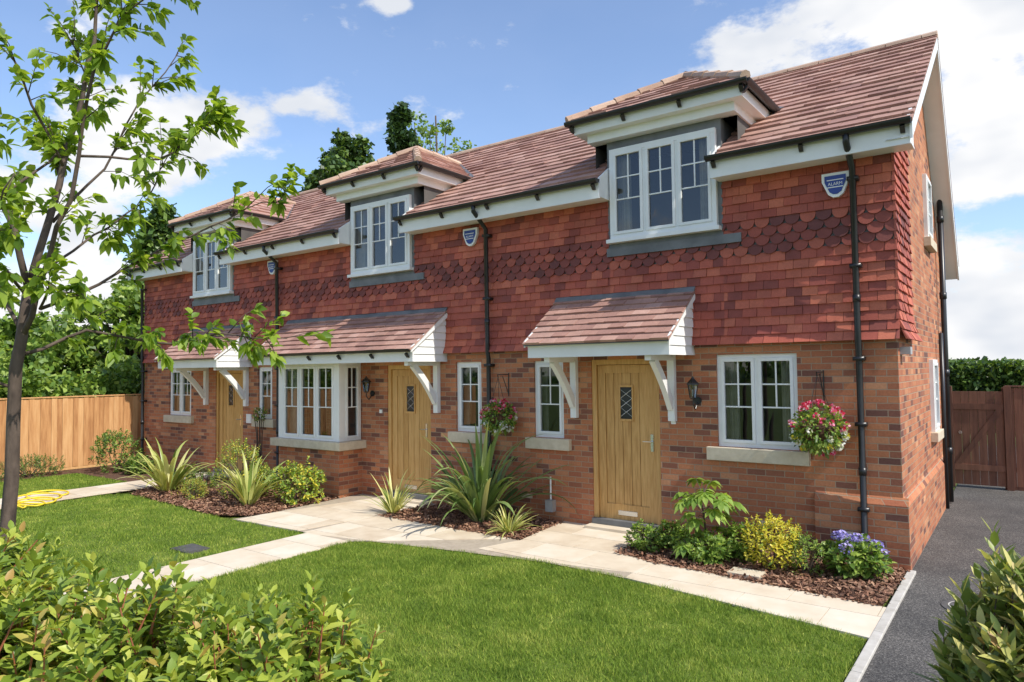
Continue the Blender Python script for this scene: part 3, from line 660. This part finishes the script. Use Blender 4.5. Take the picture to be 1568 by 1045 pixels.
mb=MB(); mb.box(-.2,.2,-.14,.14,.0,.022,M['iron']); mb.box(-.18,.18,-.12,.12,.022,.026,M['iron']); o=mb.obj('inspection_cover'); o.location=(-7.15,-3.75,.0)
mb=MB(); mb.box(-.16,.16,-.11,.11,.0,.05,M['stone']); o=mb.obj('stepping_stone'); o.location=(-1.28,-1.15,.0)
mb=MB(); pts=[]
for i in range(170):
    t=i/169; a=t*9*math.pi; rr=.20+.1*math.sin(t*5)+.05*math.sin(a*.7); pts.append((-12.9+t*1.1+rr*1.5*math.cos(a),-3.1-t*.9+rr*math.sin(a),.035+.03*abs(math.sin(a*.5))))
mb.tube(pts,.014,M['hose'],6); mb.obj('garden_hose',smooth=True)
# ================================================================ FENCES
def fence(name,p0,p1,h,mat,bw=.11,post=1.8):
    p0=Vector(p0);p1=Vector(p1);d=(p1-p0);Ln=d.length;ang=math.atan2(d.y,d.x); mb=MB(); n=int(Ln/bw); r=random.Random(3)
    for i in range(n): 
        hh=h+r.uniform(-.006,.006); mb.box(i*bw,i*bw+bw*.97,-.011-.008*(i%2),.008-.008*(i%2),.06,hh,mat)
    mb.box(0,Ln,-.035,.03,h+.012,h+.04,mat); mb.box(0,Ln,-.012,.012,0,.058,mat)
    k=0
    while k*post<=Ln:
        mb.box(k*post-.05,k*post+.05,.014,.1,0,h+.0,mat); k+=1
    mb.box(0,Ln,.012,.05,.3,.37,mat); mb.box(0,Ln,.012,.05,h-.35,h-.28,mat)
    o=mb.obj(name); o.location=(p0.x,p0.y,-.0); o.rotation_euler=(0,0,ang); return o
fence('wood_fence',(-16.45,-14,0),(-16.45,12,0),1.62,M['fence'])
fence('timber_boundary_fence',(.78,6.25,0),(6,6.25,0),1.72,M['gate'],.12)
mb=MB(); 
for i in range(6): mb.box(.0+i*.122,.118+i*.122,-.01,.012,.05,1.66,M['gate'])
mb.box(0,.73,-.03,-.011,.3,.4,M['gate']); mb.box(0,.73,-.03,-.011,1.35,1.45,M['gate']); mb.box(-.1,-.005,-.05,.05,0,1.75,M['gate']); mb.box(.74,.84,-.05,.05,0,1.75,M['gate'])
mb.prism([(.0,-.03,.4),(.1,-.03,.4),(.73,-.03,1.35),(.63,-.03,1.35)],(0,.018,0),M['gate']); mb.tube([(.1,-.04,.95),(.1,-.03,.95)],.03,M['steel'],10)
o=mb.obj('garden_gate'); o.location=(.02,6.2,0)
# ================================================================ PLANTS
strapplant('phormium',(-5.15,-.62),95,1.5,.06,L['strap'],(.6,1.5),1.8,.12)
strapplant('phormium',(-4.40,-.98),70,.46,.018,L['strapy'],(.3,1.3),1.2,.05)
strapplant('cordyline',(-6.55,-.95),40,.66,.03,L['strapy'],(.5,1.5),.8,.04)
strapplant('phormium',(-11.5,-1.75),60,1.05,.06,L['strapy'],(.6,1.5),1.5,.1)
strapplant('phormium',(-9.0,-1.75),40,.95,.05,L['strapy'],(.8,1.5),1.0,.08)
shrub('pittosporum_shrub',[(-9.75,-1.45,.50,.44,.42,.52),(-9.55,-1.2,.3,.3,.3,.3)],250,9,.055,.026,[L['light'],L['yellow']],.09,[.7,.3])
shrub('laurel_shrub',[(-8.55,-1.15,.34,.46,.42,.36)],210,9,.085,.042,[L['light'],L['yellow']],.09,[.75,.25])
shrub('spiraea_shrub',[(-10.4,-1.9,.14,.35,.25,.2),(-10.9,-1.6,.12,.3,.2,.18)],120,8,.05,.022,[L['orange'],L['light']],.07,[.6,.4])
shrub('box_shrub',[(-11.3,-1.2,.2,.3,.3,.22),(-12.0,-1.2,.16,.2,.3,.18)],110,8,.05,.024,[L['mid']],.07)
shrub('camellia_shrub',[(-15.1,-1.0,.45,.65,.5,.48),(-14.3,-.9,.2,.3,.3,.2)],190,9,.09,.045,[L['mid'],L['light']],.1,[.6,.4])
shrub('juniper_shrub',[(-15.9,-2.4,.2,.35,.7,.28),(-15.9,-3.6,.2,.35,.6,.22)],260,9,.07,.022,[L['mid']],.09)
shrub('golden_choisya',[(-1.12,-.80,.30,.32,.28,.30)],190,9,.06,.028,[L['yellow'],L['light']],.08,[.88,.12])
shrub('skimmia_shrub',[(-1.85,-.85,.17,.33,.25,.18),(-1.5,-.6,.2,.25,.2,.2)],120,9,.09,.038,[L['mid'],L['light']],.08,[.4,.6])
shrub('heuchera',[(-2.55,-.82,.15,.22,.2,.18),(-2.3,-.6,.18,.2,.15,.18)],100,8,.07,.04,[L['light'],L['mid']],.07,[.6,.4])
shrub('lavender',[(-.80,-.75,.2,.24,.24,.22)],120,9,.06,.018,[L['mid'],L['light']],.08,[.5,.5])
hy=shrub('hydrangea',[(-.38,-.62,.20,.30,.28,.22)],130,8,.10,.055,[L['mid'],L['light']],.08,[.5,.5])
P=[];D=[]
for i in range(14):
    d=rdir(1,.7)[0]; c=np.array([0,0,.22])+d*np.array([.27,.25,.22]); r_=rng.uniform(.04,.06)
    for j in range(60):
        q=rdir(1,.2)[0]; P.append(c+q*r_*np.array([1,1,.75])); D.append(np.cross(q,rdir(1)[0])+q*.2)
leaf_mesh('flower_heads',P,D,[(0,0,1)]*len(P),.026,.026,[L['purple']],None,0,hy)
fe=empty('fatsia_shrub',(-1.88,-.72,0)); mb=MB(); P=[];D=[];NN=[];Ls=[];Ws=[]
mb.tube([(0,0,0),(.02,.0,.3),(-.02,.01,.6)],[.014,.011,.009],M['bark'],6)
for i in range(34):
    az=i*2.4; low=i>=22; el=rng.uniform(-.1,.9); rr=rng.uniform(.12,.34); b=np.array([0,0,.05+rng.uniform(0,.15) if low else rng.uniform(.45,.72)]); tip=b+np.array([math.cos(az)*rr,math.sin(az)*rr,rr*el*.7])
    mb.tube([b,(b+tip)/2+np.array([0,0,.03]),tip],[.005,.004,.003],M['bark'],5)
    o=np.array([math.cos(az),math.sin(az),-.5]); s=np.array([-math.sin(az),math.cos(az),0])
    for k in range(-3,4):
        t=k*.58; dd=o*math.cos(t)+s*math.sin(t); P.append(tip); D.append(dd); NN.append((rng.normal()*.1,rng.normal()*.1,1)); Ls.append(.17*(1-.1*abs(k))); Ws.append(.078)
mb.obj('stems',fe); leaf_mesh('leaves',P,D,NN,Ls,Ws,[L['light']],None,.35,fe)
# foreground shrubs
RT=np.array([.807,.5906,0]); FW=np.array([-.5906,.807,0]); C0=np.array([1.08,-8.35,0])
def W3(l,d,z): p=C0+RT*l+FW*d; return (p[0],p[1],z)
bl=[W3(-.85,2.5,.80)+(.44,.45,.56,1.1),W3(-1.3,2.45,.84)+(.5,.45,.56,1.1),W3(-1.8,2.5,.90)+(.5,.5,.58,1.1),W3(-2.3,2.9,.92)+(.5,.5,.62,1.0),W3(-.93,2.0,.62)+(.42,.35,.50,1.0),W3(-1.5,1.95,.66)+(.45,.4,.5,1.0),W3(-2.0,2.1,.7)+(.4,.4,.5,.7)]
shrub('photinia_hedge',bl,430,11,.104,.040,[L['hedge']],.13,None,simple('red_stem',[(.3,(.24,.07,.04)),(.7,(.36,.13,.06))],5))
bl=[W3(1.60,2.25,.95)+(.23,.3,.55,1.0),W3(1.78,2.0,.88)+(.28,.3,.52,1.0),W3(1.50,2.05,.62)+(.22,.25,.4,.8)]
shrub('variegated_laurel',bl,400,12,.115,.036,[L['vari']],.15,upr=1.6,droop=.05)
# ================================================================ TREES
def ornamental():
    B=4.0; T0=W3(-2.90,B,0); e=empty('cherry_tree',T0)
    def w(l,z,k=0): v=RT*(l+2.90)+FW*k; return Vector((v[0],v[1],z))
    def px(u,v,k=0): return w(u/268-2.925,2.12+(573-v)/268,k)
    br=[ ([w(-2.90,0),w(-2.88,.6),w(-2.86,1.3),px(25,560),px(42,440)],[.052,.044,.039,.034,.028]),
         ([px(42,440),px(70,270,.1),px(88,120,.2),px(100,-30,.25),px(110,-160,.3)],[.024,.019,.014,.010,.006]),
         ([px(42,440),px(20,300,-.15),px(5,140,-.25),px(-10,-20,-.3)],[.020,.016,.011,.006]),
         ([px(30,520),px(90,400,-.1),px(150,250,-.2),px(190,120,-.3),px(235,60,-.35),px(330,5,-.4)],[.018,.014,.011,.008,.005,.003]),
         ([px(150,250,-.2),px(240,240,.0),px(300,190,.05),px(335,150,.1)],[.008,.006,.004,.002]),
         ([px(32,540),px(100,500,.2),px(190,520,.3),px(300,505,.35),px(405,515,.4)],[.012,.009,.007,.005,.002]),
         ([px(60,470),px(140,400,.3),px(240,340,.4),px(330,290,.45),px(395,262,.5)],[.011,.008,.006,.004,.002]),
         ([px(60,330,.1),px(110,230,.3),px(150,110,.4),px(205,10,.5)],[.010,.007,.005,.003]),
         ([px(20,300,-.15),px(-60,200,-.3),px(-120,60,-.4)],[.010,.007,.004]),
         ([px(30,500),px(-60,420,.2),px(-160,330,.3)],[.012,.008,.004]),
         ([px(20,590),px(-70,540,-.2),px(-160,500,-.2)],[.010,.007,.004]),
         ([px(75,240,.1),px(60,120,-.2),px(30,20,-.4)],[.009,.006,.003]),
         ([px(20,300,-.1),px(50,180,.3),px(40,60,.5)],[.009,.006,.003]),
         ([px(88,120,.2),px(60,60,.4),px(20,-20,.5)],[.008,.006,.003]),
         ([px(30,360,-.1),px(-10,330,.1),px(-50,250,.2)],[.008,.006,.003]),
         ([px(70,270,.1),px(20,220,.35),px(-20,120,.5)],[.008,.006,.003]),
         ([px(60,470),px(110,440,-.2),px(170,460,-.3)],[.008,.006,.003]),
         ([px(40,450),px(90,420,-.5),px(140,380,-.8),px(190,330,-.9)],[.010,.007,.005,.003]),
         ([px(40,430),px(60,330,.5),px(110,250,.8),px(140,150,.9)],[.010,.007,.005,.003])]
    mb=MB(); P=[];D=[];NN=[];Ls=[];Ws=[]
    for bi,(pts,rs) in enumerate(br):
        q=[pts[0]];rr=[rs[0]]
        for a,b,r0,r1 in zip(pts[:-1],pts[1:],rs[:-1],rs[1:]):
            for s in (.33,.66,1): 
                j=Vector(rng.normal(size=3))*.012 if s<1 else Vector((0,0,0)); q.append(a.lerp(b,s)+j); rr.append(r0+(r1-r0)*s)
        mb.tube(q,rr,M['bark'],7)
        if bi==0: continue
        m=len(q)
        for i in range(2,m):
            t=i/m; ns=(3 if t>.3 else 1) if rng.random()<.88 else 0
            for k in range(ns):
                p=q[i].lerp(q[i-1],rng.random()); d=Vector(rdir(1,.25)[0])*.8+(q[i]-q[i-1]).normalized()*.6; Lt=rng.uniform(.06,.26); p2=p+d*Lt*.6+Vector((0,0,.01)); p3=p+d*Lt+Vector((0,0,-.02))
                mb.tube([p,p2,p3],[.0035,.0025,.0015],M['bark'],4)
                for u in np.linspace(.3,1,6):
                    pp=p.lerp(p3,u)
                    for c in range(2 if u<1 else 4):
                        dd=Vector(rdir(1)[0])*.8+d*.7+Vector((0,0,-.25)); P.append(pp); D.append(dd); NN.append(Vector((0,0,1))+Vector(rng.normal(size=3))*.45); s=rng.uniform(.55,1.15); Ls.append(.083*s); Ws.append(.044*s)
    mb.obj('trunk',e,True); leaf_mesh('leaves',P,D,NN,Ls,Ws,[L['tree']],None,.3,e)
ornamental()
def bgtree(name,loc,h,cr,mats,n=9000,ls=.22,kind='round',sparse=1.0,trunk=.2,zc=.6,zr=.38):
    e=empty(name,loc); mb=MB(); mb.tube([(0,0,-.1),(.05,0,h*.4),(0,.1,h*.75),(0,0,h*.97)],[trunk,trunk*.75,trunk*.4,.03],M['bark'],8)
    P=[];D=[]
    if kind=='cone':
        nb=int(90*sparse)
        for i in range(nb):
            t=rng.uniform(.05,1)**.7; z=h*t; R=cr*(1-t)**.75*rng.uniform(.7,1.2)+.12; a=rng.uniform(0,6.283); tip=np.array([math.cos(a)*R,math.sin(a)*R,z+R*.15])
            mb.tube([(0,0,z-R*.2),tuple(tip*np.array([.5,.5,1])),tuple(tip)],[.03,.02,.008],M['bark'],4)
            m=int(n/nb); u=rng.uniform(.0,1,m)[:,None]; pp=np.array([0,0,z-R*.2])*(1-u)+tip*u+rng.normal(size=(m,3))*np.array([.16,.16,.2])*(.6+R*.3); P.append(pp); D.append(rng.normal(size=(m,3))+np.array([math.cos(a),math.sin(a),.3]))
    else:
        nc=int(46*sparse)
        for i in range(nc):
            d=rdir(1,.1)[0]; c=np.array([0,0,h*zc])+d*np.array([cr,cr,h*zr])*rng.uniform(.35,1)**.6; rr=rng.uniform(.12,.26)*cr*1.3
            mb.tube([(0,0,h*.35),tuple((c+np.array([0,0,h*.4]))*.5),tuple(c)],[.06,.035,.01],M['bark'],4)
            m=int(n/nc); q=rdir(m)*rng.uniform(.3,1,(m,1))**.5*rr*np.array([1,1,.75]); P.append(c+q); D.append(rng.normal(size=(m,3)))
    P=np.concatenate(P);D=np.concatenate(D); m=len(P); leaf_mesh('crown',P,D,rdir(m,.6),rng.uniform(.6,1.2,m)*ls,rng.uniform(.4,.8,m)*ls,mats,rng.choice(len(mats),m) if len(mats)>1 else None,.2,e,True)
    mb.obj('trunk',e,True)
bgtree('beech_tree',(-16.5,6.35,0),10.3,1.15,[L['mid'],L['dark']],9000,.16,zc=.73,zr=.25)
bgtree('cypress_tree',(-16.3,9.0,0),11.3,1.25,[L['dark']],15000,.18,'cone')
bgtree('birch_tree',(-16.7,11.2,0),12.2,1.9,[L['mid'],L['light']],5200,.14,zc=.76,zr=.23,sparse=1.0,trunk=.12)
bgtree('pine_tree',(-24.1,4.6,0),8.2,2.3,[L['dark'],L['mid']],15000,.24,'cone')
bgtree('pine_tree',(-21.8,5.2,0),6.8,1.8,[L['dark'],L['mid']],11000,.22,'cone')
for (x,y,h,c,mt) in ((-20.5,-5.5,3.8,1.7,['mid','light']),(-21.5,-2.8,4.7,1.9,['light','light']),(-20.5,-.6,4.0,1.5,['mid','light']),(-20.0,1.6,4.8,1.6,['mid','light']),(-23,-8.5,5,2.0,['mid','light']),(-26,-4.5,5.6,2.2,['dark','mid'])):
    bgtree('garden_tree',(x,y,0),h,c,[L[k] for k in mt],8000,.17,sparse=1.2)
def hedge(name,x0,x1,y0,y1,h,n,mats,ls=.09,var=.05,pr=None):
    X=rng.uniform(x0,x1,n);Y=rng.uniform(y0,y1,n); hh=h*(1+var*2*np.sin(X*1.7+Y*1.3)*np.sin(Y*.9+1)+var*.5*rng.normal(size=n))
    P=np.stack([X,Y,rng.uniform(.1,1,n)**.5*hh],1)
    leaf_mesh(name,P,rdir(n,.3),rdir(n,.7),rng.uniform(.6,1.2,n)*ls,rng.uniform(.5,.9,n)*ls*.7,mats,rng.choice(len(mats),n,p=pr),.2,None,True)
hedge('beech_hedge',-1.5,9,9.0,10.2,2.2,50000,[L['mid'],L['dark']],.11,.012,[.7,.3])
hedge('laurel_hedge',-19.5,-17.3,-12,7,2.0,42000,[L['mid'],L['light']],.15,.12)
P=[]
for i in range(420):
    a=rng.uniform(0,math.pi*2); r_=rng.uniform(90,140); c=np.array([math.cos(a)*r_,math.sin(a)*r_,rng.uniform(.2,1.4)]); P.append(c+rng.normal(size=(60,3))*np.array([2.4,2.4,.7]))
P=np.concatenate(P); P[:,2]=np.abs(P[:,2]); m=len(P); leaf_mesh('distant_trees',P,rdir(m),rdir(m,.5),rng.uniform(.6,1.2,m),rng.uniform(.5,1.0,m),[L['mid'],L['dark']],rng.choice(2,m),.1,None,True)
# ================================================================ SKY + SUN
EL=48; AZ=95  # clockwise from +Y
sd=Vector((math.cos(rad(EL))*math.sin(rad(AZ)),math.cos(rad(EL))*math.cos(rad(AZ)),math.sin(rad(EL))))
W=bpy.data.worlds.new('World'); bpy.context.scene.world=W; W.use_nodes=True
nt=W.node_tree; n=nt.nodes; l=nt.links; n.clear()
out=n.new('ShaderNodeOutputWorld'); bg=n.new('ShaderNodeBackground'); bg.inputs[1].default_value=.15; l.new(bg.outputs[0],out.inputs[0])
sk=n.new('ShaderNodeTexSky'); sk.sky_type='NISHITA'; sk.sun_disc=False; sk.sun_elevation=rad(EL); sk.sun_rotation=rad(AZ); sk.altitude=0; sk.air_density=1.0; sk.dust_density=.7; sk.ozone_density=1.6
skm=mixc(n,l,1.0,sk.outputs[0],(1.30,1.36,1.48),'MULTIPLY')
tc=n.new('ShaderNodeTexCoord'); nv=n.new('ShaderNodeVectorMath'); nv.operation='NORMALIZE'; l.new(tc.outputs['Generated'],nv.inputs[0])
sc_=n.new('ShaderNodeVectorMath'); sc_.operation='MULTIPLY'; l.new(nv.outputs[0],sc_.inputs[0]); sc_.inputs[1].default_value=(1,1,1.9)
nz=noise(n,l,sc_.outputs[0],6.5,7,.62); nz2=noise(n,l,sc_.outputs[0],7.0,3,.5)
blobs=[((-.16,1.108,.53),.15),((-.24,1.05,.47),.10),((-.30,1.0,.455),.07),((.02,1.15,.47),.13),((-.03,1.2,.36),.10),((.02,1.2,.30),.11),((-.044,1.207,.15),.08),((-.02,1.22,.06),.12),((-.925,.5625,.365),.08),((-.97,.53,.345),.075),((-.842,.623,.393),.05),((-1.03,.486,.30),.10),((-1.08,.44,.24),.09),((-1.105,.431,.11),.15),((-.72,.70,.535),.02),((.2,-1,.45),.35),((1,-.3,.3),.4)]
last=None
for c,r_ in blobs:
    v=Vector(c).normalized(); v=Vector((v.x,v.y,v.z*1.9)); dd=n.new('ShaderNodeVectorMath'); dd.operation='DISTANCE'; l.new(sc_.outputs[0],dd.inputs[0]); dd.inputs[1].default_value=v
    mr=n.new('ShaderNodeMapRange'); mr.inputs[1].default_value=0; mr.inputs[2].default_value=r_*1.8; mr.inputs[3].default_value=1; mr.inputs[4].default_value=0; l.new(dd.outputs['Value'],mr.inputs[0])
    if last is None: last=mr.outputs[0]
    else:
        mx=n.new('ShaderNodeMath'); mx.operation='MAXIMUM'; l.new(last,mx.inputs[0]); l.new(mr.outputs[0],mx.inputs[1]); last=mx.outputs[0]
ma=n.new('ShaderNodeMath'); ma.operation='MULTIPLY_ADD'; l.new(last,ma.inputs[0]); ma.inputs[1].default_value=.60; 
mm=n.new('ShaderNodeMath'); mm.operation='MULTIPLY'; l.new(nz.outputs['Fac'],mm.inputs[0]); mm.inputs[1].default_value=1.7; l.new(mm.outputs[0],ma.inputs[2])
mr=n.new('ShaderNodeMapRange'); mr.interpolation_type='SMOOTHSTEP'; mr.inputs[1].default_value=1.02; mr.inputs[2].default_value=1.28; mr.inputs[3].default_value=.05; mr.inputs[4].default_value=1.0; l.new(ma.outputs[0],mr.inputs[0])
cr=ramp(n,[(.38,(5.2,5.45,5.9)),(.58,(6.8,6.8,6.85))]); l.new(nz2.outputs['Fac'],cr.inputs[0])
mixed=mixc(n,l,mr.outputs[0],skm,cr.outputs[0]); l.new(mixed,bg.inputs[0])
sun=bpy.data.lights.new('sun','SUN'); sun.energy=5.0; sun.angle=rad(.5); sun.color=(1,.95,.86); so=bpy.data.objects.new('sun',sun); COL.objects.link(so); so.rotation_euler=sd.to_track_quat('Z','Y').to_euler(); so.location=sd*50
# ================================================================ CAMERA
cam=bpy.data.cameras.new('camera'); co=bpy.data.objects.new('camera',cam); COL.objects.link(co)
R=Matrix.Rotation(rad(36.2),4,'Z')@Matrix.Rotation(rad(92.4),4,'X')@Matrix.Rotation(rad(-.7),4,'Z')
co.matrix_world=Matrix.Translation((1.08,-8.35,2.12))@R
cam.sensor_width=36; cam.lens=1073/1568*36; cam.clip_end=1500; cam.clip_start=.05
bpy.context.scene.camera=co
s=bpy.context.scene; s.view_settings.view_transform='Standard'; s.view_settings.look='None'; s.view_settings.exposure=0
